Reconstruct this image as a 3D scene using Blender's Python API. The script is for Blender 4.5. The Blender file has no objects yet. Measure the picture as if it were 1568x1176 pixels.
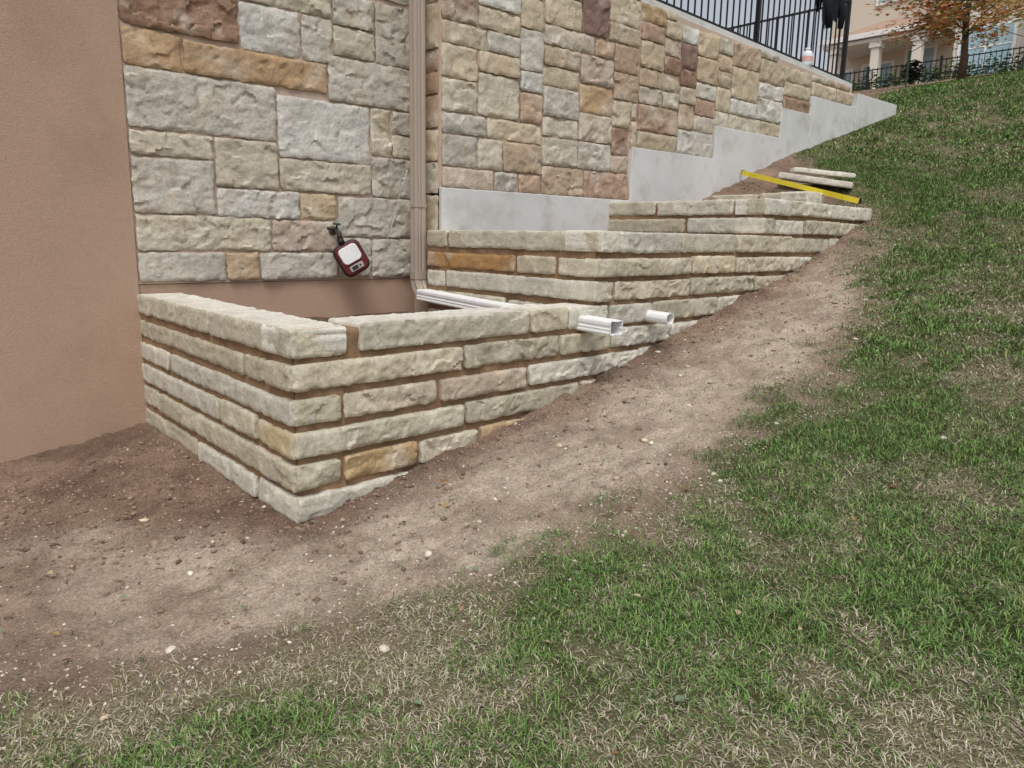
import bpy, math, random
import numpy as np
from mathutils import Vector, Matrix
random.seed(7); rng=np.random.default_rng(7)
S=bpy.context.scene
S.view_settings.view_transform='Standard'; S.view_settings.look='None'; S.view_settings.exposure=0

# ------------------------------------------------------------ helpers
def lin(r,g,b,k=1.0):
    o=[]
    for c in (r,g,b):
        c/=255.0
        o.append((c/12.92 if c<=.04045 else ((c+.055)/1.055)**2.4)*k)
    return tuple(o)
def _h(ix,iy,iz,s):
    h=(ix.astype(np.int64)*374761393+iy.astype(np.int64)*668265263+iz.astype(np.int64)*1274126177+s*974711)&0xffffffff
    h=((h^(h>>13))*1274126177)&0xffffffff
    h=h^(h>>16)
    return (h&0xffff)/32767.5-1.0
def vn(x,y,z=None,s=0):
    x=np.asarray(x,float); y=np.asarray(y,float)
    z=np.zeros_like(x) if z is None else np.asarray(z,float)+0*x
    ix=np.floor(x);iy=np.floor(y);iz=np.floor(z)
    fx=x-ix;fy=y-iy;fz=z-iz
    fx=fx*fx*(3-2*fx);fy=fy*fy*(3-2*fy);fz=fz*fz*(3-2*fz)
    def L(a,b,t): return a+(b-a)*t
    c=[[[_h(ix+i,iy+j,iz+k,s) for k in (0,1)] for j in (0,1)] for i in (0,1)]
    return L(L(L(c[0][0][0],c[1][0][0],fx),L(c[0][1][0],c[1][1][0],fx),fy),
             L(L(c[0][0][1],c[1][0][1],fx),L(c[0][1][1],c[1][1][1],fx),fy),fz)
def fbm(x,y,z=None,s=0,o=4):
    r=0;a=1;t=0;f=1
    for i in range(o):
        r=r+a*vn(x*f,y*f,None if z is None else z*f,s+i*17);t+=a;a*=.5;f*=2.03
    return r/t
def sst(a,b,x):
    t=np.clip((x-a)/(b-a),0,1);return t*t*(3-2*t)

class MB:
    def __init__(s): s.v=[];s.f=[];s.c=[];s.n=0
    def add(s,v,f,col=(1,1,1)):
        v=np.asarray(v,float);n=len(v)
        s.v.append(v)
        c=np.asarray(col,float)
        if c.ndim==1: c=np.tile(c,(n,1))
        s.c.append(c)
        o=s.n
        s.f.extend([tuple(i+o for i in q) for q in f]); s.n+=n
    def box(s,x0,x1,y0,y1,z0,z1,col=(1,1,1),M=None):
        v=[(x,y,z) for x in(x0,x1) for y in(y0,y1) for z in(z0,z1)]
        f=[(0,1,3,2),(4,6,7,5),(0,4,5,1),(2,3,7,6),(0,2,6,4),(1,5,7,3)]
        if M is not None: v=[tuple(M@Vector(p)) for p in v]
        s.add(v,f,col)
    def tube(s,pts,rad,n=10,col=(1,1,1),cap=True):
        pts=[Vector(p) for p in pts]; v=[];f=[]
        if not hasattr(rad,'__len__'): rad=[rad]*len(pts)
        t0=(pts[1]-pts[0]).normalized()
        a=t0.orthogonal().normalized()
        for i,p in enumerate(pts):
            t=(pts[min(i+1,len(pts)-1)]-pts[max(i-1,0)]).normalized()
            a=(a-t*a.dot(t)).normalized(); b=t.cross(a)
            for k in range(n):
                w=2*math.pi*k/n
                v.append(tuple(p+(a*math.cos(w)+b*math.sin(w))*rad[i]))
        for i in range(len(pts)-1):
            for k in range(n):
                f.append((i*n+k,i*n+(k+1)%n,(i+1)*n+(k+1)%n,(i+1)*n+k))
        if cap:
            f.append(tuple(range(n))[::-1]); f.append(tuple((len(pts)-1)*n+k for k in range(n)))
        s.add(v,f,col)
    def sweep(s,prof,pts,side,col=(1,1,1),cap=(True,True)):
        side=Vector(side).normalized(); pts=[Vector(p) for p in pts]; v=[];f=[];n=len(prof)
        for i,p in enumerate(pts):
            t=(pts[min(i+1,len(pts)-1)]-pts[max(i-1,0)]).normalized()
            sd=(side-t*side.dot(t)).normalized(); up=t.cross(sd)
            for a,b in prof: v.append(tuple(p+sd*a+up*b))
        for i in range(len(pts)-1):
            for k in range(n): f.append((i*n+k,i*n+(k+1)%n,(i+1)*n+(k+1)%n,(i+1)*n+k))
        if cap[0]: f.append(tuple(range(n))[::-1])
        if cap[1]: f.append(tuple((len(pts)-1)*n+k for k in range(n)))
        s.add(v,f,col)
    def build(s,name,mat,parent=None,smooth=False,bevel=0,sharp=None):
        me=bpy.data.meshes.new(name)
        v=np.concatenate(s.v)
        me.from_pydata(v.tolist(),[],s.f)
        ca=me.color_attributes.new('Col','FLOAT_COLOR','POINT')
        c=np.ones((len(v),4));c[:,:3]=np.concatenate(s.c)
        ca.data.foreach_set('color',c.ravel())
        me.materials.append(mat)
        if smooth: me.polygons.foreach_set('use_smooth',[True]*len(me.polygons))
        me.update()
        if sharp: me.set_sharp_from_angle(angle=math.radians(sharp))
        ob=bpy.data.objects.new(name,me); S.collection.objects.link(ob)
        if parent: ob.parent=parent
        if bevel:
            m=ob.modifiers.new('Bevel','BEVEL');m.width=bevel;m.segments=2;m.limit_method='ANGLE'
        return ob
def empty(name):
    e=bpy.data.objects.new(name,None);S.collection.objects.link(e);e.empty_display_size=.2;return e

def mk(name,base=None,rough=.9,var=.15,vs=6,fv=.1,fs=60,bump=.3,bs=60,bd=.005,spec=.3,stain=None,trans=0,metal=0,speck=None,stain2=None):
    m=bpy.data.materials.new(name);m.use_nodes=True;nt=m.node_tree;N=nt.nodes;L=nt.links
    p=N['Principled BSDF'];p.inputs['Roughness'].default_value=rough
    p.inputs['Specular IOR Level'].default_value=spec;p.inputs['Metallic'].default_value=metal
    tc=N.new('ShaderNodeTexCoord')
    if base is None:
        a=N.new('ShaderNodeAttribute');a.attribute_name='Col';src=a.outputs['Color']
    else:
        a=N.new('ShaderNodeRGB');a.outputs[0].default_value=(*base,1);src=a.outputs[0]
    def noise(sc,d=6,r=.6):
        n=N.new('ShaderNodeTexNoise');n.inputs['Scale'].default_value=sc;n.inputs['Detail'].default_value=d
        n.inputs['Roughness'].default_value=r;L.new(tc.outputs['Object'],n.inputs['Vector']);return n.outputs['Fac']
    def mr(s,a,b,lo=.25,hi=.75):
        q=N.new('ShaderNodeMapRange');q.inputs[1].default_value=lo;q.inputs[2].default_value=hi
        q.inputs[3].default_value=a;q.inputs[4].default_value=b;L.new(s,q.inputs[0]);return q.outputs[0]
    for st in (stain,stain2):
        if st:
            mx=N.new('ShaderNodeMix');mx.data_type='RGBA'
            L.new(mr(noise(st[1],6),0,st[2],.52,.68),mx.inputs[0]);L.new(src,mx.inputs[6]);mx.inputs[7].default_value=(*st[0],1)
            src=mx.outputs[2]
    for (v,s_) in ((var,vs),(fv,fs)):
        if v>0:
            q=N.new('ShaderNodeVectorMath');q.operation='SCALE';L.new(src,q.inputs[0]);L.new(mr(noise(s_),1-v,1+v),q.inputs['Scale']);src=q.outputs[0]
    if speck:
        vo=N.new('ShaderNodeTexVoronoi');vo.inputs['Scale'].default_value=speck[1];L.new(tc.outputs['Object'],vo.inputs['Vector'])
        mx=N.new('ShaderNodeMix');mx.data_type='RGBA'
        sep=N.new('ShaderNodeSeparateColor');L.new(vo.outputs['Color'],sep.inputs[0])
        g=mr(sep.outputs[0],0,speck[2],.8,1.0)
        d=mr(vo.outputs['Distance'],1,0,.25,.4)
        mu=N.new('ShaderNodeMath');mu.operation='MULTIPLY';L.new(g,mu.inputs[0]);L.new(d,mu.inputs[1])
        L.new(mu.outputs[0],mx.inputs[0]);L.new(src,mx.inputs[6]);mx.inputs[7].default_value=(*speck[0],1);src=mx.outputs[2]
    L.new(src,p.inputs['Base Color'])
    if bump>0:
        b=N.new('ShaderNodeBump');b.inputs['Strength'].default_value=bump;b.inputs['Distance'].default_value=bd
        L.new(noise(bs,9,.65),b.inputs['Height']);L.new(b.outputs[0],p.inputs['Normal'])
    if trans:
        t=N.new('ShaderNodeBsdfTranslucent');L.new(src,t.inputs[0]);ms=N.new('ShaderNodeMixShader');ms.inputs[0].default_value=trans
        L.new(p.outputs[0],ms.inputs[1]);L.new(t.outputs[0],ms.inputs[2]);L.new(ms.outputs[0],N['Material Output'].inputs[0])
    return m

M_stone=mk('limestone',None,.92,.15,8,.20,75,.8,60,.007,.2,stain=(lin(162,154,134),12,.45),stain2=(lin(212,206,194),5,.45))
M_hstone=mk('veneer_stone',None,.92,.16,8,.20,60,.8,50,.009,.2,stain=(lin(178,158,132),6,.45),stain2=(lin(206,200,188),4,.5))
M_mortar=mk('mortar',lin(150,124,98),.95,.2,7,.14,80,.8,70,.008,.1,stain=(lin(116,92,70),5,.7))
M_hmortar=mk('tan_mortar',lin(190,170,154),.95,.1,5,.1,60,.5,70,.005,.1)
M_stucco=mk('stucco',lin(178,151,131),.95,.06,1.2,.08,90,.7,120,.006,.15,stain=(lin(163,137,118),1.3,.6))
M_conc=mk('concrete',lin(206,206,204),.9,.1,3,.06,40,.25,60,.003,.2,stain=(lin(178,172,164),4,.6))
M_ground=mk('soil_and_thatch',None,.97,.24,10,.42,90,1.0,70,.022,.1,speck=(lin(206,196,182),110,.75),stain=(lin(116,98,82),16,.3))
M_grass=mk('grass',None,.8,0,1,0,1,0,spec=.2)
M_peb=mk('pebble',None,.9,.1,30,.1,200,.3,200,.002,.2)
M_brown=mk('brown_painted_metal',lin(168,153,140),.45,.04,6,.03,60,.05,60,.001,.5)
M_white=mk('white_pvc',lin(236,237,238),.4,.05,9,.05,60,.05,60,.001,.5,stain=(lin(190,178,164),14,.25))
M_black=mk('black_metal',lin(28,28,30),.5,.05,8,0,1,0,spec=.4)
M_attr=mk('painted_parts',None,.55,.05,12,.03,80,.05,60,.001,.4)
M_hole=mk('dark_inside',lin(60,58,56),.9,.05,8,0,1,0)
M_cloth=mk('cloth',lin(34,36,42),.95,.2,20,.1,200,.6,60,.01,.1)
M_leaf=mk('leaves',None,.7,.1,3,0,1,0,trans=.35)
M_bark=mk('bark',lin(96,80,66),.95,.2,20,.2,90,.7,60,.01,.1)
M_yellow=mk('yellow_paint',lin(226,206,60),.5,.08,20,0,1,0)

# ------------------------------------------------------------ terrain
ZX=np.array([-60,-10,-3,0,.6,1.4,2.32,3.29,4.75,5.67,6.7,7.36,8.5,11.6,14,16,26,30,60,400.])
ZZ=np.array([-4,-2.7,-1.95,-1.5,-1.38,-1.26,-1.08,-.87,-.51,-.30,.01,.215,.60,1.66,2.50,3.02,5.0,5.2,5.3,5.4])
def zl(x):
    r=0
    for d,w in ((-.4,.15),(-.2,.2),(0,.3),(.2,.2),(.4,.15)): r=r+w*np.interp(x+d,ZX,ZZ)
    return r
def H0(x,y):
    k=np.interp(x,[5.8,7.0,8.5,12,16],[0,.22,.24,.11,0])
    return zl(x)+k*np.clip(y-3.35,0,2.0)+.03*np.sin(x*1.3+y*.7)*sst(3.1,1.5,y)
def Yb(x): return np.interp(x,[-6,-2,.2,.7,1.0,1.4,1.8,3.0,4,5.1,6.2,7.3,7.8,8.6,9.5],[4.2,3.2,2.42,2.20,2.08,1.93,1.84,1.78,1.86,2.2,2.75,3.15,3.7,4.6,6])
def dirt(x,y):
    d=y-Yb(x)+.20*fbm(x*2.3,y*2.3,s=5)+.24*fbm(x*9,y*9,s=6,o=3)
    return sst(-.20,.26,d)
def micro(x,y):
    D=dirt(x,y)
    near=sst(14,7,x)
    lumps=np.clip(fbm(x*9,y*9,s=61,o=3)-.1,0,1)*.035*D
    a=.024*fbm(x*3,y*3,s=1,o=3)+.020*fbm(x*11,y*11,s=2,o=3)*(.5+.5*D)+.009*fbm(x*34,y*34,s=3,o=2)+lumps*sst(.3,-.3,fbm(x*1.2,y*1.2,s=63)*1.5)
    rk=np.sin((x*.5+y*1.0)*150+6*fbm(x*3,y*3,s=64))*.0026*D*sst(.0,.4,fbm(x*1.6,y*1.6,s=65)*1.5)
    return (a+rk)*near
def Hh(x,y): return H0(x,y)+micro(x,y)
def ramp(a,b,st): return np.arange(a,b,st)
gx=np.concatenate([[-300,-150,-80,-40,-20,-12,-8,-5,-3,-2,-1.4],ramp(-1,4.5,.014),ramp(4.5,7.6,.02),ramp(7.6,12,.05),ramp(12,30,.25),[30,34,40,50,70,100,160,260,400]])
gy=np.concatenate([[-300,-150,-80,-40,-20,-10,-6,-4,-3,-2,-1.5,-1,-.7,-.4,-.2],ramp(0,1.4,.03),ramp(1.4,3.4,.014),ramp(3.4,5.5,.02),ramp(5.5,9,.1),[9,10,12,15,20,30,50,80,150,300]])
X,Y=np.meshgrid(gx,gy,indexing='ij')
Z=Hh(X,Y)
D=dirt(X,Y)
def greenf(x,y): return np.clip(.62+.75*fbm(x*1.7,y*1.7,s=21,o=3)+.55*fbm(x*7,y*7,s=22,o=2)+.2*sst(6,10,x)-.32*sst(1.0,.1,x)-.25*np.exp(-((y-Yb(x))/.25)**2),0,1)
def mixc(a,b,t): return np.asarray(a)*(1-t[...,None])+np.asarray(b)*t[...,None]
soilD=np.array(lin(118,98,84)); soilR=np.array(lin(148,125,108)); dust=np.array(lin(196,180,162)); dust2=np.array(lin(168,151,133))
th1=np.array(lin(128,120,94)); th2=np.array(lin(72,80,46))
YW=np.interp(X,[0,1.4,7.4],[5.3,3.0,3.3])
q=(Y-Yb(X))/np.maximum(YW-Yb(X),.4)
pathm=sst(.0,.2,q)*sst(.98,.55,q+.14*fbm(X*4,Y*4,s=9))*sst(-.5,1.2,X)*sst(7.2,5.5,X)
soil=mixc(soilD,soilR,np.clip(.5+1.3*fbm(X*4,Y*4,s=8),0,1))
pm=pathm[...,None]*.9
soil=soil*(1-pm)+mixc(dust2,dust,np.clip(.5+1.3*fbm(X*5,Y*5,s=11),0,1))*pm
edge=np.exp(-((Y-Yb(X)+.05)/.18)**2)*sst(8,6,X)
soil=soil*(1-.5*edge[...,None])+dust2*.5*edge[...,None]
thc=mixc(th1,th2,greenf(X,Y))
col=thc*(1-D[...,None])+soil*D[...,None]
nx,ny=X.shape
idx=np.arange(nx*ny).reshape(nx,ny)
quads=np.stack([idx[:-1,:-1],idx[1:,:-1],idx[1:,1:],idx[:-1,1:]],-1).reshape(-1,4)
def npmesh(name,verts,loops,starts,mat,cols,smooth=False):
    me=bpy.data.meshes.new(name)
    me.vertices.add(len(verts));me.vertices.foreach_set('co',verts.astype(np.float32).ravel())
    me.loops.add(len(loops));me.loops.foreach_set('vertex_index',loops.astype(np.int32))
    me.polygons.add(len(starts));me.polygons.foreach_set('loop_start',starts.astype(np.int32))
    if smooth: me.polygons.foreach_set('use_smooth',np.ones(len(starts),bool))
    me.update(calc_edges=True)
    ca=me.color_attributes.new('Col','FLOAT_COLOR','POINT')
    c=np.ones((len(verts),4),np.float32);c[:,:3]=cols;ca.data.foreach_set('color',c.ravel())
    me.materials.append(mat)
    ob=bpy.data.objects.new(name,me);S.collection.objects.link(ob);return ob
npmesh('ground',np.stack([X,Y,Z],-1).reshape(-1,3),quads.ravel(),np.arange(len(quads))*4,M_ground,col.reshape(-1,3),True)

def YF(x): return float(np.interp(x,[1.4,3.4,5.45,7.6],[3.0,3.12,3.24,3.34]))
# ------------------------------------------------------------ grass
def allowed(x,y):
    a=np.ones(len(x),bool)
    yf=np.interp(x,[1.4,3.4,5.45,7.6],[3.0,3.12,3.24,3.34])-.03
    a&=~((x>1.36)&(x<7.3)&(y>yf)); a&=~((x<10.3)&(y>4.88)); a&=~((x<11.6)&(y>4.85)&(y<5.1)); a&=~((x<1.4)&(y>5.2))
    return a
GB=[];GC=[]
def blades(n,x0,x1,y0,y1,h,w,thin=1.0):
    x=rng.uniform(x0,x1,n);y=rng.uniform(y0,y1,n)
    k=allowed(x,y)
    Dd=dirt(x,y)
    g=greenf(x,y)
    bare=np.clip(fbm(x*5,y*5,s=31,o=3)*1.0+.95,.55,1)
    dens=(1-Dd)**1.2*bare*(.85+.15*g)+.010
    k&=rng.random(n)<dens*thin
    x=x[k];y=y[k];g=g[k];n=len(x)
    z=Hh(x,y)-.004
    isg=rng.random(n)<np.clip(g*1.05-.06,.08,.85)
    yaw=rng.uniform(0,2*np.pi,n)
    hh=h*rng.uniform(.4,1.2,n)*np.where(isg,.70+.4*g,.9)
    lean=np.where(isg,rng.uniform(.4,2.2,n),rng.uniform(.9,4.0,n))
    vert=hh/np.sqrt(1+lean**2);hor=vert*lean
    ww=w*rng.uniform(.6,1.3,n)
    d=np.stack([np.cos(yaw),np.sin(yaw),0*yaw],-1)
    tw=yaw+np.pi/2+rng.uniform(-.6,.6,n)
    s=np.stack([np.cos(tw),np.sin(tw),0*yaw],-1)*ww[:,None]*.5
    p=np.stack([x,y,z],-1);up=np.array([0,0,1.])
    mid=p+d*(hor*.4)[:,None]+up*(vert*.68)[:,None]
    tip=p+d*hor[:,None]+up*(vert*rng.uniform(.7,1.05,n))[:,None]
    V=np.stack([p-s,p+s,mid-s*.8,mid+s*.8,tip],1)
    t=rng.random(n)[:,None]
    gc=np.array(lin(72,106,54))*(1-t)+np.array(lin(132,166,90))*t
    dc=np.array(lin(146,136,112))*(1-t)+np.array(lin(212,202,180))*t
    mixg=np.array(lin(146,150,104))
    c=np.where(isg[:,None],gc,dc); m=(rng.random(n)<.14)[:,None]; c=np.where(m,mixg,c)
    GB.append(V.reshape(-1,3))
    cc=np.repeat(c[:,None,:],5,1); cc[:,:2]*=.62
    GC.append(cc.reshape(-1,3))
blades(420000,-.9,4.2,-.4,3.0,.042,.0031)
blades(210000,4.2,9,.2,5,.048,.0055)
blades(140000,9,18,.5,9,.055,.011)
blades(60000,18,30,1,14,.07,.028)
blades(22000,-3,5,-3,-.4,.05,.006)
blades(20000,5,18,-4,.5,.05,.012)
blades(9000,-2.5,-.9,-.4,4,.05,.005)
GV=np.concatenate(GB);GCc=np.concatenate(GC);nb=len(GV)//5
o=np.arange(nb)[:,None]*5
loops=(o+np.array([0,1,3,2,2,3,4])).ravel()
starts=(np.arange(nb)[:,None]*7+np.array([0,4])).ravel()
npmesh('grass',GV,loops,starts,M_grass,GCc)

# ------------------------------------------------------------ gravel
ph=(1+5**.5)/2
ICO=np.array([(-1,ph,0),(1,ph,0),(-1,-ph,0),(1,-ph,0),(0,-1,ph),(0,1,ph),(0,-1,-ph),(0,1,-ph),(ph,0,-1),(ph,0,1),(-ph,0,-1),(-ph,0,1)])/1.9
IF=np.array([(0,11,5),(0,5,1),(0,1,7),(0,7,10),(0,10,11),(1,5,9),(5,11,4),(11,10,2),(10,7,6),(7,1,8),(3,9,4),(3,4,2),(3,2,6),(3,6,8),(3,8,9),(4,9,5),(2,4,11),(6,2,10),(8,6,7),(9,8,1)])
def pebbles(name,n,x0,x1,y0,y1,smin,smax,cols,wfun,pw=3):
    x=rng.uniform(x0,x1,n);y=rng.uniform(y0,y1,n)
    k=allowed(x,y)&(rng.random(n)<wfun(x,y));x=x[k];y=y[k];n=len(x)
    r=smin+(smax-smin)*rng.random(n)**pw
    V=ICO[None]*(1+.7*(rng.random((n,12,1))-.5))*r[:,None,None]*np.stack([rng.uniform(.6,1.4,n),rng.uniform(.6,1.4,n),rng.uniform(.35,.8,n)],-1)[:,None,:]
    a=rng.uniform(0,6.28,n);c,s=np.cos(a)[:,None],np.sin(a)[:,None]
    V=np.stack([V[...,0]*c-V[...,1]*s,V[...,0]*s+V[...,1]*c,V[...,2]],-1)
    V+=np.stack([x,y,Hh(x,y)+r*.1],-1)[:,None,:]
    cols=np.array(cols);cc=cols[rng.integers(0,len(cols),n)]*rng.uniform(.75,1.1,(n,1))
    F=(np.arange(n)[:,None,None]*12+IF[None]).reshape(-1)
    return npmesh(name,V.reshape(-1,3),F,np.arange(n*20)*3,M_peb,np.repeat(cc,12,0))
def wpath(x,y):
    e=np.exp(-((y-Yb(x)-.06)/.28)**2)
    return np.clip(.22*dirt(x,y)+.8*e,0,1)*sst(8.5,6,x)
pebbles('gravel',70000,-.9,8,.8,5.2,.0018,.0075,[lin(204,192,176),lin(180,164,146),lin(150,132,114),lin(218,210,198)],wpath,3)
pebbles('limestone_chips',800,-.6,7.5,.9,5.0,.005,.020,[lin(226,220,206),lin(206,196,178),lin(208,190,162)],lambda x,y:np.clip(wpath(x,y)*.8+.12,0,1),3)
pebbles('dirt_clods',34000,-1,7.6,1.7,5.25,.003,.016,[lin(130,110,94),lin(152,130,112),lin(116,96,82),lin(140,118,100)],lambda x,y:dirt(x,y)*np.clip(.18+.9*sst(.55,1.0,(y-Yb(x))/np.maximum(np.interp(x,[0,1.4,7.4],[4.2,3.0,3.3])-Yb(x),.4)),0,1),4)

# fallen leaves and straw bits
mb=MB()
for i in range(170):
    x=random.uniform(-.3,9);y=random.uniform(.5,4.8)
    if not allowed(np.array([x]),np.array([y]))[0]: continue
    r=random.uniform(.010,.024);a=random.uniform(0,6.28)
    z=float(Hh(np.array([x]),np.array([y]))[0])+random.uniform(.006,.03)
    c=random.choice([lin(130,150,120),lin(150,110,70),lin(180,150,100),lin(200,182,146),lin(130,96,66)])
    pts=[(0,0),(.5,.35),(1,.3),(1.6,0),(1,-.3),(.5,-.35)]
    M=Matrix.Translation((x,y,z))@Matrix.Rotation(a,4,'Z')@Matrix.Rotation(random.uniform(-.5,.5),4,'X')
    v=[tuple(M@Vector(((p[0]-.8)*r,p[1]*r*1.4,abs(p[1])*r*.6))) for p in pts]
    mb.add(v,[(0,1,2,3),(0,3,4,5)],c)
mb.build('fallen_leaves',M_leaf)

# ------------------------------------------------------------ stones
def stone(mb,O,U,N,L,h,depth,col,rough=.012,res=.010,jit=.004,prot=0,cham=.006,back=True,topcol=None,fdens=330):
    seed=random.randint(0,9999);r2=np.random.default_rng(seed)
    O=np.array(O,float);U=np.array(U,float);N=np.array(N,float);W=np.array([0,0,1.])
    nu=max(4,int(L/res));nv=max(4,int(h/res))
    a=np.linspace(0,L,nu+1);b=np.linspace(0,h,nv+1)
    A,B=np.meshgrid(a,b,indexing='ij')
    e=np.minimum(np.minimum(A,L-A),np.minimum(B,h-B))
    sx=seed*.37
    K=max(5,int(L*h*fdens))
    pa=r2.uniform(-.02,L+.02,K);pb=r2.uniform(-.02,h+.02,K)
    wA=A+.012*vn(A/.03+sx,B/.03,s=seed);wB=B+.012*vn(A/.03,B/.03+sx,s=seed+1)
    dd=((wA[...,None]-pa)**2+((wB[...,None]-pb)*1.3)**2)
    ki=dd.argmin(-1)
    off=r2.uniform(-1,1,K)*.55;sa=r2.normal(0,11,K);sb=r2.normal(0,14,K)
    fac=off[ki]+np.clip((wA-pa[ki])*sa[ki]+(wB-pb[ki])*sb[ki],-1,1)
    big=vn(A/.25+sx,B/.2,s=seed+9)
    fine=fbm(A/.03+sx,B/.024+sx,s=seed,o=3)
    tone=r2.uniform(-1,1,K)[ki]
    out=prot+rough*(fac*.5+big*.4+fine*.4)
    chip=np.clip(vn(A/.05+sx,B/.05,s=seed+12)*1.6,0,1)
    out-=(cham*np.clip(1-e/.010,0,1)**2)+chip*.010*np.clip(1-e/.022,0,1)*min(1,rough/.012)
    jA=jit*fbm(B/.05+sx,B*0+seed*.1,s=seed+2,o=2)+.5*jit*vn(A/.018,B/.018,s=seed+3)
    jB=jit*fbm(A/.08+sx,A*0+seed*.2,s=seed+4,o=3)+.5*jit*vn(A/.018,B/.018,s=seed+6)
    ed=np.clip(1-e/.03,0,1)
    cr=.004*np.clip(1-np.hypot(np.minimum(A,L-A),np.minimum(B,h-B))/.015,0,1)
    A2=A+jA*ed+cr*np.sign(L/2-A);B2=B+jB*ed+cr*np.sign(h/2-B)
    P=O+U*A2[...,None]+W*B2[...,None]+N*out[...,None]
    nU,nV=nu+1,nv+1
    id_=np.arange(nU*nV).reshape(nU,nV)
    f=np.stack([id_[:-1,:-1],id_[1:,:-1],id_[1:,1:],id_[:-1,1:]],-1).reshape(-1,4).tolist()
    ring=[(i,0) for i in range(nU)]+[(nU-1,j) for j in range(1,nV)]+[(i,nV-1) for i in range(nU-2,-1,-1)]+[(0,j) for j in range(nV-2,0,-1)]
    ri=[int(id_[i,j]) for i,j in ring]
    V=P.reshape(-1,3);base=len(V)
    R=V[ri];k=len(ri)
    R2=R-N*(depth+((R-O)@N))[:,None]
    V=np.concatenate([V,R,R2])
    # bedding streaks and blotches vary the tone inside every stone
    streak=fbm(A/.3+sx,(B+A*.12*(r2.random()-.5))/.028,s=seed+20,o=3).reshape(-1)[:,None]
    c=np.asarray(col)*(1+.06*tone.reshape(-1)[:,None]+.10*fine.reshape(-1)[:,None]+.13*streak)
    tc=np.asarray(topcol if topcol is not None else col)
    C=np.concatenate([c,np.tile((np.asarray(col)+tc)/2,(k,1)),np.tile(tc,(k,1))])
    for i in range(k):
        j=(i+1)%k
        f.append((base+j,base+i,base+k+i,base+k+j))
    if back: f.append(tuple(base+k+i for i in range(k)))
    mb.add(V,f,C)

PC=[lin(202,195,176),lin(192,185,164),lin(210,205,190),lin(186,178,157),lin(198,188,166),lin(206,202,188)]
ORG=lin(174,136,90)
def pc():
    c=random.choice(PC);k=random.uniform(.84,1.04);return tuple(v*k for v in c)
P=.148
def rz(r): return .346-P*r
mb=MB();mo=MB()
G=.0115
TOP=lin(216,212,202)
def frontrow(r,js,cols=None,cap=False,yf=None):
    F=yf or YF
    for i in range(len(js)-1):
        x0,x1=js[i]+G*random.uniform(.7,1.3),js[i+1]-G*random.uniform(.7,1.3)
        if i==0:x0=js[0]-.018
        p0=np.array([x0,F(x0)-.036]);p1=np.array([x1,F(x1)-.036]);d=p1-p0;L=np.linalg.norm(d);d/=L
        c=(cols or {}).get(i,pc())
        hh=P-(.028 if not cap else .020)-random.uniform(0,.012)
        dz=random.uniform(-.003,.005)
        stone(mb,(p0[0],p0[1],rz(r)-P+.021+dz),(d[0],d[1],0),(d[1],-d[0],0),L,hh,.28 if cap else .12,c,
              rough=random.uniform(.009,.016) if not cap else .008,res=.009,jit=.0045,prot=random.uniform(-.007,.010),cham=.005,topcol=TOP if cap else None,fdens=260)
def siderow(r,xa,ya,xb,yb,js,cols=None,cap=False,smooth=True):
    D=np.array([xb-xa,yb-ya]);T=np.linalg.norm(D);D/=T;Nn=np.array([D[1],-D[0]])
    if Nn[0]>0: Nn=-Nn
    for i in range(len(js)-1):
        s0=(js[i]-ya)/D[1];s1=(js[i+1]-ya)/D[1]
        s0+=.018;s1-=.018
        if i==len(js)-2:s1=T+.008
        o=np.array([xa,ya])+D*s0+Nn*.020
        c=(cols or {}).get(i,pc())
        stone(mb,(o[0],o[1],rz(r)-P+.021+random.uniform(-.003,.005)),(D[0],D[1],0),(Nn[0],Nn[1],0),s1-s0,P-.028-random.uniform(0,.018)*(0 if cap else 1),.27 if cap else .11,c,
              rough=.006,jit=.0055,prot=random.uniform(-.005,.008),cham=.005,topcol=TOP if cap else None,fdens=110)
frontrow(-1,[7.1,7.42],cap=True,yf=lambda x:3.80)
frontrow(0,[5.45,5.85,6.5,7.12,7.45],cap=True)
frontrow(1,[5.45,5.6,6.1,6.78,7.35])
frontrow(2,[3.42,3.6,4.28,5.02,5.9,6.6,7.2],cap=True)
frontrow(3,[3.42,4.42,5.02,6.05,6.7],{1:lin(202,188,162)})
frontrow(4,[3.42,3.56,4.42,5.32,5.85,6.4])
frontrow(5,[1.4,1.64],cap=True);
frontrow(5,[1.74,2.83,3.14,3.52,3.98,4.8,5.4],cap=True)
frontrow(6,[1.4,2.34,3.08,3.55,4.2,4.9])
frontrow(7,[1.4,1.62,2.18,2.82,3.85,4.5],{2:lin(184,168,150),1:lin(198,186,166)})
frontrow(8,[1.4,2.35,3.27,4.0])
frontrow(9,[1.4,1.61,2.05,2.45,2.95,3.4],{1:lin(184,158,118),2:lin(204,194,174),3:lin(188,162,128)})
frontrow(10,[1.4,2.1,2.6])
T1=(1.42,5.29,1.39,2.985)
siderow(5,*T1,[5.29,3.95,2.99],cap=True)
siderow(6,*T1,[5.29,3.50,3.26,2.99])
siderow(7,*T1,[5.29,4.66,2.99])
siderow(8,*T1,[5.29,3.86,3.37,2.99],{2:lin(190,176,142)})
siderow(9,*T1,[5.29,4.94,2.99])
siderow(10,*T1,[5.29,4.25,3.40,2.99])
siderow(11,*T1,[5.29,4.4,3.5,2.99])
T2=(3.46,4.95,3.41,3.105)
siderow(2,*T2,[4.95,4.66,3.28,3.11],cap=True)
siderow(3,*T2,[4.95,3.86,3.46,3.11],{0:ORG})
siderow(4,*T2,[4.95,4.68,3.11])
siderow(5,*T2,[4.95,3.95,3.11])
siderow(6,*T2,[4.95,4.1,3.11])
T3=(5.52,4.93,5.44,3.225)
siderow(0,*T3,[4.93,4.32,3.5,3.23],cap=True)
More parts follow.
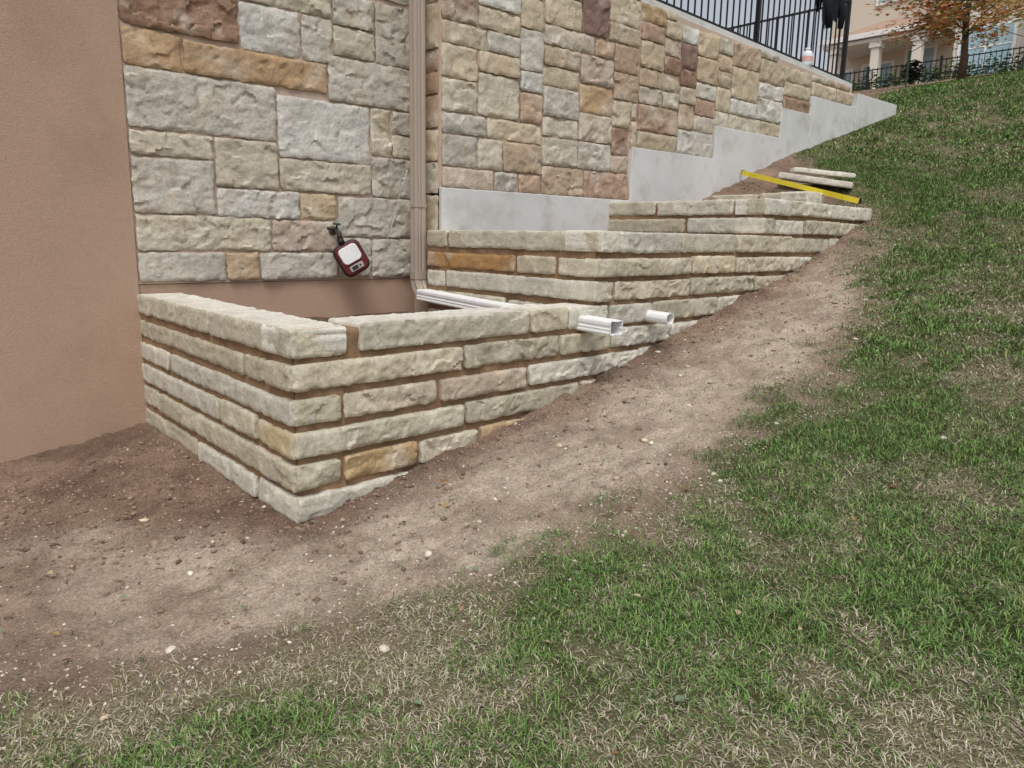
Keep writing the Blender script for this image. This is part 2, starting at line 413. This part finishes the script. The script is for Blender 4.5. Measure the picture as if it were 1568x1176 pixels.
siderow(1,*T3,[4.93,3.98,3.23])
siderow(2,*T3,[4.93,4.1,3.23])
T4=(7.13,4.93,7.10,3.79)
siderow(-1,*T4,[4.93,4.3,3.79],cap=True)
siderow(0,*T4,[4.93,4.3,3.79])
RW=empty('stone_retaining_wall')
mb.build('wall_stones',M_stone,RW,True,sharp=38)
def core(pts,w,z0,z1,zn=None):
    (x0,y0),(x1,y1)=pts;wx,wy=w
    n=max(2,int(math.hypot(x1-x0,y1-y0)/.02));m=max(2,int((z1-z0)/.02))
    t=np.linspace(0,1,n+1);zz=np.linspace(z0,z1,m+1);T,Zg=np.meshgrid(t,zz,indexing='ij')
    nl=np.array([-wx,-wy])/math.hypot(wx,wy)
    o=.010*fbm((x0+T*(x1-x0)+y0+T*(y1-y0))*12,Zg*12,s=77,o=3)
    Pp=np.stack([x0+T*(x1-x0)+nl[0]*o,y0+T*(y1-y0)+nl[1]*o,Zg],-1).reshape(-1,3)
    B=Pp.copy();B[:,0]=(x0+T*(x1-x0)).reshape(-1)+wx;B[:,1]=(y0+T*(y1-y0)).reshape(-1)+wy
    id_=np.arange((n+1)*(m+1)).reshape(n+1,m+1);K=(n+1)*(m+1)
    f=np.stack([id_[:-1,:-1],id_[1:,:-1],id_[1:,1:],id_[:-1,1:]],-1).reshape(-1,4)
    fl=f.tolist()+(f[:,::-1]+K).tolist()
    for i in range(n): fl.append((int(id_[i,m]),int(id_[i+1,m]),int(id_[i+1,m])+K,int(id_[i,m])+K))
    for j in range(m): fl.append((int(id_[0,j]),int(id_[0,j+1]),int(id_[0,j+1])+K,int(id_[0,j])+K));fl.append((int(id_[n,j]),int(id_[n,j+1]),int(id_[n,j+1])+K,int(id_[n,j])+K))
    mo.add(np.concatenate([Pp,B]),fl)
def fc(xa,xb,ztop,zb):
    xs=[xa]+[v for v in (3.4,5.45) if xa<v<xb]+[xb]
    for a,b in zip(xs[:-1],xs[1:]): core(((a,YF(a)-.006),(b,YF(b)-.006)),(0,.24),zb,ztop)
fc(1.40,3.45,rz(5)-.018,-1.6);fc(3.42,5.5,rz(2)-.018,-1.6);fc(5.46,7.42,rz(0)-.018,-1.2)
core(((T1[0]-.006,T1[1]),(1.394,2.997)),(.24,0),-1.7,rz(5)-.020)
core(((T2[0]-.008,T2[1]),(3.413,3.12)),(.24,0),-1.2,rz(2)-.020)
core(((T3[0]-.006,T3[1]),(5.444,3.242)),(.24,0),-.9,rz(0)-.020)
core(((T4[0]-.004,T4[1]),(7.104,3.80)),(.24,0),-.5,rz(-1)-.020)
mo.build('mortar',M_mortar,RW,True)
ms=MB()
def soilpatch(x0,x1,y0,y1,z):
    n=int((x1-x0)/.05)+1;m=int((y1-y0)/.05)+1
    Xs,Ys=np.meshgrid(np.linspace(x0,x1,n+1),np.linspace(y0,y1,m+1),indexing='ij')
    Zs=z+.02*fbm(Xs*5,Ys*5,s=3)
    i_=np.arange((n+1)*(m+1)).reshape(n+1,m+1)
    ms.add(np.stack([Xs,Ys,Zs],-1).reshape(-1,3),np.stack([i_[:-1,:-1],i_[1:,:-1],i_[1:,1:],i_[:-1,1:]],-1).reshape(-1,4).tolist(),lin(112,92,78))
soilpatch(1.5,3.46,3.1,5.29,-.62);soilpatch(3.55,5.5,3.2,4.93,-.12);soilpatch(5.6,7.2,3.3,4.93,.20)
ms.build('planter_soil',M_ground,RW,True)

# ------------------------------------------------------------ stone house
HS=empty('stone_house')
def hcol(pal):
    c=random.choice(pal);k=random.uniform(.85,1.04);return tuple(v*k for v in c)
PG=lin(192,186,174);PWt=lin(206,203,195);PCm=lin(198,189,170);POr=lin(186,156,122);PBr=lin(154,124,104);PP=lin(190,173,157)
left=[(1.42,1.99,-.33,-.13,PG),(1.99,2.23,-.33,-.13,lin(188,166,136)),(2.23,2.85,-.33,-.13,PG),(2.85,3.14,-.33,-.02,PG),(3.14,3.55,-.33,-.02,PG),
(1.42,2.33,-.13,.11,PCm),(2.33,2.85,-.13,.10,PP),(2.85,3.55,-.02,.29,PG),(1.42,1.95,.11,.47,PG),(1.95,2.55,.10,.30,PWt),(2.55,2.85,.10,.30,lin(194,174,142)),
(1.95,2.40,.30,.63,PCm),(2.40,3.15,.30,.53,PCm),(3.15,3.55,.29,.60,PG),(1.42,1.95,.47,.63,PCm),(1.42,2.40,.63,1.0,PG),(2.40,3.15,.53,.96,PWt),
(3.15,3.34,.60,.96,PCm),(3.34,3.55,.60,.78,PCm),(3.34,3.55,.78,.96,PG),(1.42,1.78,1.0,1.23,POr),(1.78,2.80,1.0,1.21,POr),(2.80,3.55,.96,1.28,PG),
(1.42,2.16,1.23,1.56,PBr),(2.16,2.60,1.21,1.52,PWt),(2.60,2.85,1.21,1.52,PG),(2.85,3.2,1.28,1.49,PCm),(3.2,3.55,1.28,1.72,PG),(2.85,3.2,1.49,1.72,PG),
(1.42,1.85,1.56,1.74,PCm),(1.85,2.16,1.56,1.74,PG),(2.16,2.85,1.52,1.73,PCm)]
hb=MB()
g=.007
FL=5.258
for (x0,x1,z0,z1,c) in left:
    k=random.uniform(.90,1.04)
    stone(hb,(x0+g,FL,z0+g),(1,0,0),(0,-1,0),x1-x0-2*g,z1-z0-2*g,.03,tuple(v*k for v in c),rough=random.uniform(.011,.018),res=.012,jit=.007,prot=random.uniform(-.003,.008),cham=.005,back=False,fdens=150)
def pack(x0,x1,z0,z1,basef,topf,frame,pal,cw=.09,ch=.082,res=.022):
    nx_=int(round((x1-x0)/cw));nz=int(round((z1-z0)/ch));cw=(x1-x0)/nx_
    occ=np.zeros((nx_,nz),bool)
    for i in range(nx_):
        xc=x0+(i+.5)*cw
        for j in range(nz):
            zc=z0+(j+.5)*ch
            if zc<basef(xc) or zc>topf(xc): occ[i,j]=True
    sizes=[(5,3),(4,2),(5,2),(3,2),(6,2),(4,3),(5,3),(3,3),(4,4),(6,3),(7,3),(5,2),(4,2),(5,4),(7,2),(3,2),(4,3)]
    for j in range(nz):
        for i in range(nx_):
            if occ[i,j]: continue
            w,h=random.choice(sizes)
            r=0
            while i+r<nx_ and not occ[i+r,j]: r+=1
            if r<=w: a=r
            elif r-w<3: a=r if r<=7 else r-3
            else: a=w
            b=1
            while b<h and j+b<nz and not occ[i:i+a,j+b].any(): b+=1
            if j+b==nz-1 and not occ[i:i+a,j+b].any(): b+=1
            occ[i:i+a,j:j+b]=True
            L=a*cw-2*g;hh=b*ch-2*g
            O,U,N=frame
            o=np.array(O)+np.array(U)*(x0+i*cw+g);o[2]=z0+j*ch+g
            stone(hb,o,U,N,L,hh,.03,hcol(pal),rough=random.uniform(.010,.017),res=res,jit=.007,prot=random.uniform(-.003,.008),cham=.005,back=False,fdens=140)
pal_l=[PG,PG,PCm,PWt,PG,POr,PP]
A1=lin(198,184,160);A2=lin(194,177,152);A3=lin(188,167,143);A4=lin(182,158,136)
pal_r=[PCm,PCm,PCm,A1,A1,A1,A1,A2,A2,A2,A3,A3,A4,PP,PP,PG,PG,PG,PWt,A1,A2,lin(168,140,118),lin(156,126,108),lin(136,112,104),lin(188,160,126),lin(174,148,128),lin(192,180,164)]
pack(1.42,3.55,1.74,4.2,lambda x:-9,lambda x:9,((0,FL,0),(1,0,0),(0,-1,0)),pal_l,res=.04)
steps=[(3.56,5.80,.375),(5.80,7.15,.875),(7.15,8.45,1.21),(8.45,9.12,1.55),(9.12,10.3,1.77)]
def basef(x):
    for a,b,c in steps:
        if a<=x<b: return c
    return 9
def topt(x): return np.interp(x,[5.87,10.2],[2.17,1.98])
pack(3.57,5.87,.375,4.2,basef,lambda x:9,((0,4.914,0),(1,0,0),(0,-1,0)),pal_r,res=.014)
pack(5.88,10.2,.875,2.2,basef,topt,((0,4.914,0),(1,0,0),(0,-1,0)),pal_r,res=.018)
pack(-5.29,-4.94,-.33,4.2,lambda x:-9,lambda x:9,((3.535,0,0),(0,-1,0),(-1,0,0)),pal_r,cw=.117)
hb.build('veneer_stones',M_hstone,HS,True,sharp=38)
b=MB();b.box(1.42,3.57,5.279,5.31,-.34,4.2);b.box(3.56,5.87,4.936,11.9,-1.6,4.2);
b.build('mortar_backing',M_hmortar,HS)
b=MB();b.box(-9,3.60,5.30,12,-3.2,4.5);b.box(-9,1.415,5.262,5.31,-3.2,4.5);b.box(1.415,3.575,5.285,5.31,-3,-.345)
b.build('stucco_wall',M_stucco,HS)
b=MB();b.box(-9.4,6.1,4.5,12.4,4.2,4.28);b.build('roof_eave',M_white,HS)
b=MB()
for a,c,t in steps[:1]: b.box(a,c,4.898,5.1,-1.5,t)
b.build('concrete_foundation',M_conc,HS,bevel=.006)
TW=empty('stone_terrace_wall')
b=MB()
for a,c,t in steps[1:]: b.box(a+.001,c,4.898,5.08,-.6,t)
b.box(10.3,11.5,4.89,5.06,.5,1.95)
b.build('concrete_footing',M_conc,TW,bevel=.006)
b=MB();n=20
vs=[];fs=[]
for i in range(n+1):
    x=5.871+(10.2-5.871)*i/n;t=float(np.interp(x,[5.87,10.2],[2.19,2.0]))
    vs+=[(x,4.936,.2),(x,4.936,t),(x,5.15,t),(x,5.15,.2)]
for i in range(n):
    o=i*4
    for k in range(3): fs.append((o+k,o+4+k,o+5+k,o+1+k))
fs+=[(0,1,2,3),(n*4+3,n*4+2,n*4+1,n*4)]
b.add(vs,fs);b.build('mortar_backing',M_hmortar,TW)
b=MB();vs=[];fs=[]
for i in range(n+1):
    x=5.875+(10.22-5.875)*i/n;t=float(np.interp(x,[5.87,10.2],[2.195,2.005]))
    vs+=[(x,4.95,t),(x,4.95,t+.06),(x,9,t+.06),(x,9,t)]
for i in range(n):
    o=i*4
    for k in range(3): fs.append((o+k,o+4+k,o+5+k,o+1+k))
    fs.append((o+3,o+7,o+4,o))
fs+=[(0,1,2,3),(n*4+3,n*4+2,n*4+1,n*4)]
b.add(vs,fs);b.build('terrace_slab',M_conc,TW)
def tt(x): return float(np.interp(x,[5.87,10.2],[2.255,2.065]))

# ------------------------------------------------------------ railing
RL=empty('metal_railing');b=MB()
x=5.95
while x<10.15:
    b.box(x-.007,x+.007,5.053,5.067,tt(x)+.07,tt(x)+1.02);x+=.115
for zz in (.06,1.0):
    b.sweep([(-.012,-.015),(.012,-.015),(.012,.015),(-.012,.015)],[(5.9,5.06,tt(5.9)+zz),(10.15,5.06,tt(10.15)+zz)],(0,1,0))
for px in (5.93,8.05,10.15):
    b.box(px-.022,px+.022,5.038,5.082,tt(px),tt(px)+1.1)
    b.box(px-.05,px+.05,5.01,5.11,tt(px)-.002,tt(px)+.012)
y=5.16
while y<8.5:
    b.box(10.143,10.157,y-.007,y+.007,tt(10.15)+.07,tt(10.15)+1.02);y+=.115
for zz in (.06,1.0): b.box(10.135,10.165,5.09,8.5,tt(10.15)+zz-.012,tt(10.15)+zz+.012)
b.box(10.128,10.172,8.5,8.544,2.05,3.15)
b.build('bars_and_posts',M_black,RL)
# jacket on railing
nU,nV=26,20;vs=[];fs=[]
for i in range(nU+1):
    for j in range(nV+1):
        u=i/nU;v=j/nV
        xx=9.40+.5*u+.05*math.sin(v*3)*(u-.5);drop=.46*(.75+.35*math.sin(u*7+1)*.5+.2*math.sin(u*13))
        zz=3.10-drop*abs(v-.35)/.65
        yy=5.06+(-.05 if v>.35 else .05)*min(1,abs(v-.35)*8)+.025*math.sin(u*22+v*3)*abs(v-.35)
        vs.append((xx,yy,zz))
for i in range(nU):
    for j in range(nV):
        o=i*(nV+1)+j;fs.append((o,o+nV+1,o+nV+2,o+1))
b=MB();b.add(vs,fs)
b.tube([(9.48,5.0,3.03),(9.46,4.98,2.85),(9.49,4.97,2.62)],[.05,.045,.035],10);b.tube([(9.80,5.0,3.03),(9.85,4.99,2.88),(9.81,4.98,2.68)],[.05,.045,.035],10)
b.build('jacket',M_cloth,None,True)
JG=empty('plastic_jug')
def lathe(prof,cx,cy,cz,n=20):
    v=[];f=[]
    for r,z in prof:
        for k in range(n): v.append((cx+r*math.cos(6.2832*k/n),cy+r*math.sin(6.2832*k/n),cz+z))
    for i in range(len(prof)-1):
        for k in range(n): f.append((i*n+k,i*n+(k+1)%n,(i+1)*n+(k+1)%n,(i+1)*n+k))
    return v,f
jz=tt(9.1)+.002
b=MB();v,f=lathe([(0,0),(.06,0),(.066,.02),(.066,.13),(.05,.17),(.025,.18),(.025,.2)],9.1,5.0,jz);b.add(v,f,lin(214,220,224))
v,f=lathe([(.0675,.05),(.0675,.11)],9.1,5.0,jz);b.add(v,f,lin(214,168,160))
v,f=lathe([(.03,.19),(.03,.21),(0,.212)],9.1,5.0,jz);b.add(v,f,lin(210,210,210))
b.tube([(9.16,4.98,jz+.13),(9.20,4.98,jz+.12),(9.20,4.98,jz+.06),(9.16,4.98,jz+.04)],.01,8,lin(225,225,222))
b.build('jug_body',M_attr,JG,True)

# ------------------------------------------------------------ downspout and drain pipes
def rprof(w,h,r=.012,rib=0):
    p=[]
    for cx,cy,a0 in ((w/2-r,h/2-r,0),(-w/2+r,h/2-r,90),(-w/2+r,-h/2+r,180),(w/2-r,-h/2+r,270)):
        for a in (0,30,60,90): p.append((cx+r*math.cos(math.radians(a0+a)),cy+r*math.sin(math.radians(a0+a))))
        if rib:
            if a0==0: pts=[(w/2-r-t*(w-2*r),h/2) for t in (.2,.3,.4,.6,.7,.8)];off=(0,-rib)
            elif a0==90: pts=[(-w/2,h/2-r-t*(h-2*r)) for t in (.25,.35,.5,.65,.75)];off=(rib,0)
            elif a0==180: pts=[(-w/2+r+t*(w-2*r),-h/2) for t in (.2,.3,.4,.6,.7,.8)];off=(0,rib)
            else: pts=[(w/2,-h/2+r+t*(h-2*r)) for t in (.25,.35,.5,.65,.75)];off=(-rib,0)
            for n_,q_ in enumerate(pts):
                k=1 if n_ in (1,2,4) else 0
                p.append((q_[0]+off[0]*k,q_[1]+off[1]*k))
    return p
DS=empty('downspout');b=MB()
xc=3.425;yc=5.03
path=[(xc,yc,4.2),(xc,yc,2),(xc,yc,0),(xc,yc,-.33)]
for a in range(1,8):
    t=math.radians(a*11.5);R=.13
    path.append((xc,yc-R*(1-math.cos(t)),-.33-R*math.sin(t)))
path.append((xc-.005,4.84,-.475))
b.sweep(rprof(.102,.078,.010,.005),path,(1,0,0))
b.sweep(rprof(.109,.085,.010),[(xc,yc,-.27),(xc,yc,-.335)],(1,0,0))
for zz in (2.6,.22): b.sweep(rprof(.110,.086,.010),[(xc,yc,zz),(xc,yc,zz+.025)],(1,0,0))
b.build('brown_downspout',M_brown,DS,False)
def hollow(name,pts,w,h,side,parent,r=.014,rib=0):
    b=MB();pr=rprof(w,h,r,rib);n=len(pr);k=(w-.010)/w;k2=(h-.010)/h
    b.sweep(pr,pts,side,cap=(False,False))
    b.sweep([(a*k,c*k2) for a,c in pr],pts,side,cap=(False,False))
    e=len(pts)-1
    vo=b.v[0][e*n:(e+1)*n];vi=b.v[1][e*n:(e+1)*n]
    b.add(np.concatenate([vo,vi]),[(q,(q+1)%n,n+(q+1)%n,n+q) for q in range(n)])
    b.build(name,M_white,parent,False)
    b=MB();p=Vector(pts[-1]);q_=Vector(pts[-2]);d=(p-q_).normalized()
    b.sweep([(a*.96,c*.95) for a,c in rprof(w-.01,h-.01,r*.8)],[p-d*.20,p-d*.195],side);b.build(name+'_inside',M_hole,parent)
hollow('extension_pipe',[(3.36,4.88,-.445),(3.30,4.0,-.47),(3.285,3.2,-.487),(3.275,2.82,-.495)],.108,.086,(1,0,0),DS,.014,.004)
DP=empty('drain_pipe')
hollow('pvc_outlet',[(3.93,3.4,-.47),(3.93,3.1,-.485),(3.93,2.94,-.49)],.080,.076,(1,0,0),DP,.034)
# ------------------------------------------------------------ tap + hose timer
FA=empty('hose_faucet');b=MB()
b.tube([(2.80,5.28,.03),(2.80,5.19,.03),(2.80,5.15,.01),(2.80,5.14,-.04)],[.017,.019,.018,.02],12,lin(52,48,40))
b.tube([(2.80,5.19,.03),(2.80,5.18,.075)],.008,8,lin(60,54,44));b.tube([(2.80,5.185,.072),(2.80,5.183,.084)],[.032,.028],8,lin(40,70,60))
b.tube([(2.80,5.26,.03),(2.80,5.235,.03)],.034,16,lin(90,84,74))
b.tube([(2.80,5.2,.03),(2.73,5.19,.045)],.011,8,lin(40,40,40))
b.build('faucet_body',M_attr,FA,True)
HT=empty('hose_timer')
Mt=Matrix.Translation((2.875,5.11,-.17))@Matrix.Rotation(math.radians(-24),4,'Z')@Matrix.Rotation(math.radians(-30),4,'Y')@Matrix.Scale(1.12,4)
def rb(b,x0,x1,y0,y1,z0,z1,r,col):
    pr=[]
    for cx,cz,a0 in ((x1-r,z1-r,0),(x0+r,z1-r,90),(x0+r,z0+r,180),(x1-r,z0+r,270)):
        for a in range(0,91,15): pr.append((cx+r*math.cos(math.radians(a0+a)),cz+r*math.sin(math.radians(a0+a))))
    n=len(pr);cx=(x0+x1)/2;cz=(z0+z1)/2
    v=[];f=[]
    for yy,k in ((y1,1),(y0+.012,1),(y0+.004,.97),(y0,.92)):
        for a,c in pr: v.append(tuple(Mt@Vector((cx+(a-cx)*k,yy,cz+(c-cz)*k))))
    for i in range(3):
        for k in range(n): f.append((i*n+k,i*n+(k+1)%n,(i+1)*n+(k+1)%n,(i+1)*n+k))
    f.append(tuple(range(n)));f.append(tuple(3*n+k for k in range(n))[::-1]);b.add(v,f,col)
b=MB()
rb(b,-.088,.088,-.035,.045,-.105,.10,.045,lin(92,28,34))
rb(b,-.096,.096,-.02,.02,-.113,.108,.05,lin(34,32,34))
b.build('timer_case',M_attr,HT,False)
b=MB();rb(b,-.066,.070,-.046,-.03,-.03,.085,.03,lin(215,220,224));b.build('timer_cover',M_white,HT)
b=MB();rb(b,-.05,.05,-.044,-.03,-.085,-.045,.01,lin(170,160,156));rb(b,-.035,.01,-.0465,-.04,-.078,-.052,.006,lin(40,44,42))
b.box(.02,.032,-.047,-.04,-.07,-.058,lin(40,40,40),Mt);b.build('timer_panel',M_attr,HT)
b=MB();b.tube([(2.80,5.14,-.03),(2.815,5.135,-.07)],[.024,.026],14,lin(30,30,30));b.build('coupling',M_attr,HT,True)
b=MB();b.tube([(3.22,5.23,-.15),(3.30,5.225,.05),(3.37,5.19,.35),(3.375,5.1,.5)],.003,6,lin(200,200,200));b.build('wall_cable',M_attr,None,True)

# ------------------------------------------------------------ slabs + level
def slab(name,p,L,w,t,rotz,tilt):
    mbx=MB();stone(mbx,(-L/2,-w/2,0),(1,0,0),(0,-1,0),L,t,w,lin(206,201,190),rough=.003,res=.01,jit=.003,cham=.004)
    ob=mbx.build(name,M_stone,None,True,sharp=38);ob.matrix_world=Matrix.Translation(p)@Matrix.Rotation(rotz,4,'Z')@Matrix.Rotation(tilt,4,'Y');return ob
def gz(x,y): return float(Hh(np.array([x]),np.array([y]))[0])
slab('limestone_slab',(7.85,4.10,gz(7.85,4.10)+.06),.74,.30,.06,math.radians(-66),.16)
slab('limestone_slab.001',(7.95,4.08,gz(7.95,4.08)+.13),.66,.12,.045,math.radians(-42),.09)
LV=empty('spirit_level');b=MB()
a0=Vector((7.66,4.86,.76));a1=Vector((7.27,3.34,.40))
b.sweep([(-.024,-.006),(.024,-.006),(.024,-.003),(.005,-.003),(.005,.010),(.024,.010),(.024,.013),(-.024,.013),(-.024,.010),(-.005,.010),(-.005,-.003),(-.024,-.003)],[a0,a1],(0,0,1))
b.build('level_frame',M_yellow,LV);b=MB()
for t in (.12,.5,.88):
    p=a0.lerp(a1,t);b.tube([p+Vector((.02,.0,0)),p+Vector((-.012,0,0))],.012,10,lin(90,110,50))
for t in (0,1):
    p=a0.lerp(a1,t);b.box(p.x-.010,p.x+.014,p.y-.012,p.y+.012,p.z-.027,p.z+.027,lin(30,30,30))
b.build('level_vials',M_attr,LV)

# ------------------------------------------------------------ neighbour house
NH=empty('stucco_house');z0=4.3
b=MB();b.box(30,38,10.6,15.6,z0,11.6,lin(214,202,184));b.box(28.8,38,3.5,10.6,z0,11.8,lin(222,214,202));b.box(28.2,28.8,3.5,8.2,z0,7.6,lin(220,212,200))
b.build('house_walls',M_attr,NH)
M_roof=mk('roof_tiles',lin(170,142,124),.9,.15,3,.15,14,.5,10,.03)
b=MB()
def hip(x0,x1,y0,y1,z,h,o=.4):
    x0-=o;x1+=o;y0-=o;y1+=o;m=min(x1-x0,y1-y0)/2
    v=[(x0,y0,z),(x1,y0,z),(x1,y1,z),(x0,y1,z),((x0+x1)/2,y0+m*.95,z+h),((x0+x1)/2,y1-m*.95,z+h)]
    b.add(v,[(0,1,4),(1,2,5,4),(2,3,5),(3,0,4,5),(0,3,2,1)])
hip(28.2,31,11.3,14.6,7.28,.75,.3);hip(28.8,38,3.5,10.6,11.8,1.8);hip(30,38,10.6,15.6,11.6,1.6);hip(28.2,29.4,3.5,8.2,7.6,.5,.25)
b.build('roof',M_roof,NH)
b=MB();b.box(27.86,27.96,11.0,14.9,7.12,7.29,lin(236,234,230));b.box(28.0,30,11.1,14.8,6.98,7.11,lin(230,226,220))
for y in (11.5,12.9,14.4):
    b.box(28.05,28.35,y-.14,y+.14,z0,6.78,lin(226,218,206));b.box(28.0,28.4,y-.2,y+.2,6.78,6.97,lin(236,232,226));b.box(28.0,28.4,y-.2,y+.2,z0,z0+1.1,lin(216,206,190))
b.build('porch_columns',M_attr,NH,bevel=.01)
b=MB();g2=MB()
def win(x,y,z,w,h):
    b.box(x-.06,x-.001,y-w/2-.1,y+w/2+.1,z-.1,z+h+.1,lin(240,240,238));g2.box(x-.075,x-.061,y-w/2,y+w/2,z,z+h,lin(160,190,200))
    b.box(x-.09,x-.076,y-.025,y+.025,z,z+h,lin(240,240,238));b.box(x-.0905,x-.0765,y-w/2,y+w/2,z+h*.6-.02,z+h*.6+.02,lin(240,240,238))
win(30,13.6,5.3,1.0,1.3);win(30,12.1,5.0,.9,1.9);win(30,14.9,5.2,.6,1.3)
win(28.8,9.6,5.5,1.5,1.5);win(28.2,7.2,5.6,1.2,1.3);win(28.2,5.2,5.6,1.2,1.3);win(28.8,9.4,8.7,1.1,1.3);win(28.8,6.6,8.7,1.3,1.3);win(30,13.2,8.8,1.2,1.3)
b.build('window_frames',M_attr,NH);g2.build('window_glass',mk('glass_pane',None,.15,0,1,0,1,0,spec=.6),NH)

# ------------------------------------------------------------ leafy things
def leafmass(b,c,r,n,pal,size,flat=.8):
    for i in range(n):
        d=Vector((random.gauss(0,1),random.gauss(0,1),random.gauss(0,1))).normalized()*(random.random()**.45)
        p=Vector((c[0]+d.x*r[0],c[1]+d.y*r[1],c[2]+d.z*r[2]))
        s=size*random.uniform(.6,1.3);M=Matrix.Rotation(random.uniform(0,6.28),3,'Z')@Matrix.Rotation(random.uniform(-1.2,1.2),3,'X')
        v=[tuple(p+M@Vector(q)*s) for q in ((-1,0,0),(0,-.45,.1),(1,0,0),(0,.45,.1))]
        k=random.uniform(.7,1.15);cc=random.choice(pal);b.add(v,[(0,1,2,3)],tuple(x*k for x in cc))
HG=empty('clipped_hedge');b=MB()
for i in range(16):
    y=7.2+i*.42;leafmass(b,(25.6+random.uniform(-.2,.2),y,5.0+random.uniform(-.08,.12)),(.45,.4,.4),170,[lin(70,98,56),lin(86,116,64),lin(52,76,46)],.07)
b.build('hedge_foliage',M_leaf,HG)
b=MB();
for i in range(16): b.tube([(25.6,7.2+i*.42,4.6),(25.6,7.2+i*.42,5.0)],.03,6)
b.build('hedge_stems',M_bark,HG)
TR=empty('young_tree')
tx,ty=17.0,6.05;tz=gz(tx,ty)-.05
b=MB();b.tube([(tx,ty,tz),(tx+.02,ty,tz+.5),(tx-.02,ty+.03,tz+1.2),(tx,ty,tz+2.2),(tx+.05,ty,tz+3.4)],[.085,.065,.055,.045,.02],10)
tips=[]
for i in range(44):
    h=random.uniform(.85,3.0);a=random.uniform(0,6.28);l=random.uniform(.8,1.75)*(1.1-.2*(h-1.1))
    p0=Vector((tx,ty,tz+h));d=Vector((math.cos(a),math.sin(a),random.uniform(-.02,.4)))
    p1=p0+d*l*.5;p2=p0+d*l+Vector((0,0,-.14))
    b.tube([p0,p1,p2],[.020,.012,.005],6)
    tips.append((p1,.32));tips.append((p2,.36))
    for k in range(3):
        q=p0.lerp(p2,random.uniform(.4,.9))+Vector((random.uniform(-.3,.3),random.uniform(-.3,.3),random.uniform(-.25,.3)));b.tube([p0.lerp(p2,.4),q],[.008,.004],5);tips.append((q,.28))
b.build('trunk_and_limbs',M_bark,TR,True)
b=MB();pal=[lin(208,136,90),lin(218,158,108),lin(190,118,80),lin(150,160,92),lin(172,170,104),lin(210,176,124)]
for p,r in tips: leafmass(b,p,(r,r,r*.7),60,pal,.05)
b.build('crown_foliage',M_leaf,TR)
b=MB()
for sx,sy in ((-.1,1.0),(.2,-1.0)):
    b.tube([(tx+sx,ty+sy,tz-.1),(tx+sx,ty+sy,tz+.75)],.022,8,lin(60,84,56));b.tube([(tx+sx,ty+sy,tz+.7),(tx,ty,tz+1.15)],.007,6,lin(70,90,60))
b.build('tree_stakes',M_attr,TR)
PF=empty('metal_picket_fence');b=MB()
y=3.0
while y<16:
    b.box(24.49,24.51,y-.009,y+.009,4.4,5.32);y+=.14
for zz in (4.9,5.26): b.box(24.485,24.515,3,16,zz,zz+.03)
y=3
while y<16: b.box(24.47,24.53,y-.03,y+.03,4.3,5.38);y+=2.1
b.build('pickets',M_black,PF)
RB=empty('dark_shrub');b=MB();leafmass(b,(22.5,9.25,4.65),(.28,.28,.32),500,[lin(28,34,32),lin(40,46,42)],.06);b.build('shrub_foliage',M_leaf,RB)
b=MB();b.tube([(22.5,9.25,4.2),(22.5,9.25,4.7)],.03,6);b.build('shrub_stem',M_bark,RB)

# ------------------------------------------------------------ light, world, camera
W=bpy.data.worlds.new('World');S.world=W;W.use_nodes=True;nt=W.node_tree;N=nt.nodes;L=nt.links
sky=N.new('ShaderNodeTexSky');sky.sky_type='NISHITA';sky.sun_disc=False
sd=Vector((-.40,-.45,1.0)).normalized()
sky.sun_elevation=math.asin(sd.z);sky.sun_rotation=math.atan2(sd.x,sd.y);sky.dust_density=4;sky.air_density=1.0
hs=N.new('ShaderNodeHueSaturation');hs.inputs['Saturation'].default_value=.34;L.new(sky.outputs[0],hs.inputs['Color'])
bg=N['Background'];L.new(hs.outputs[0],bg.inputs[0]);bg.inputs[1].default_value=.15
sl=bpy.data.lights.new('sun','SUN');sl.energy=1.4;sl.angle=math.radians(22);sl.color=(1,.985,.965)
so=bpy.data.objects.new('sun',sl);S.collection.objects.link(so);so.rotation_euler=sd.to_track_quat('Z','Y').to_euler()
cam=bpy.data.cameras.new('camera');co=bpy.data.objects.new('camera',cam);S.collection.objects.link(co)
fwd=Vector((.6515,.7385,-.191)).normalized();rt=Vector((.7502,-.6560,.0183));rt=(rt-fwd*rt.dot(fwd)).normalized();up=rt.cross(fwd)
Mx=Matrix(((rt.x,up.x,-fwd.x,0),(rt.y,up.y,-fwd.y,0),(rt.z,up.z,-fwd.z,0),(0,0,0,1)))
co.matrix_world=Mx
cam.sensor_width=36;cam.lens=26.5;cam.clip_start=.05;cam.clip_end=2000
S.camera=co
print('blades',nb)
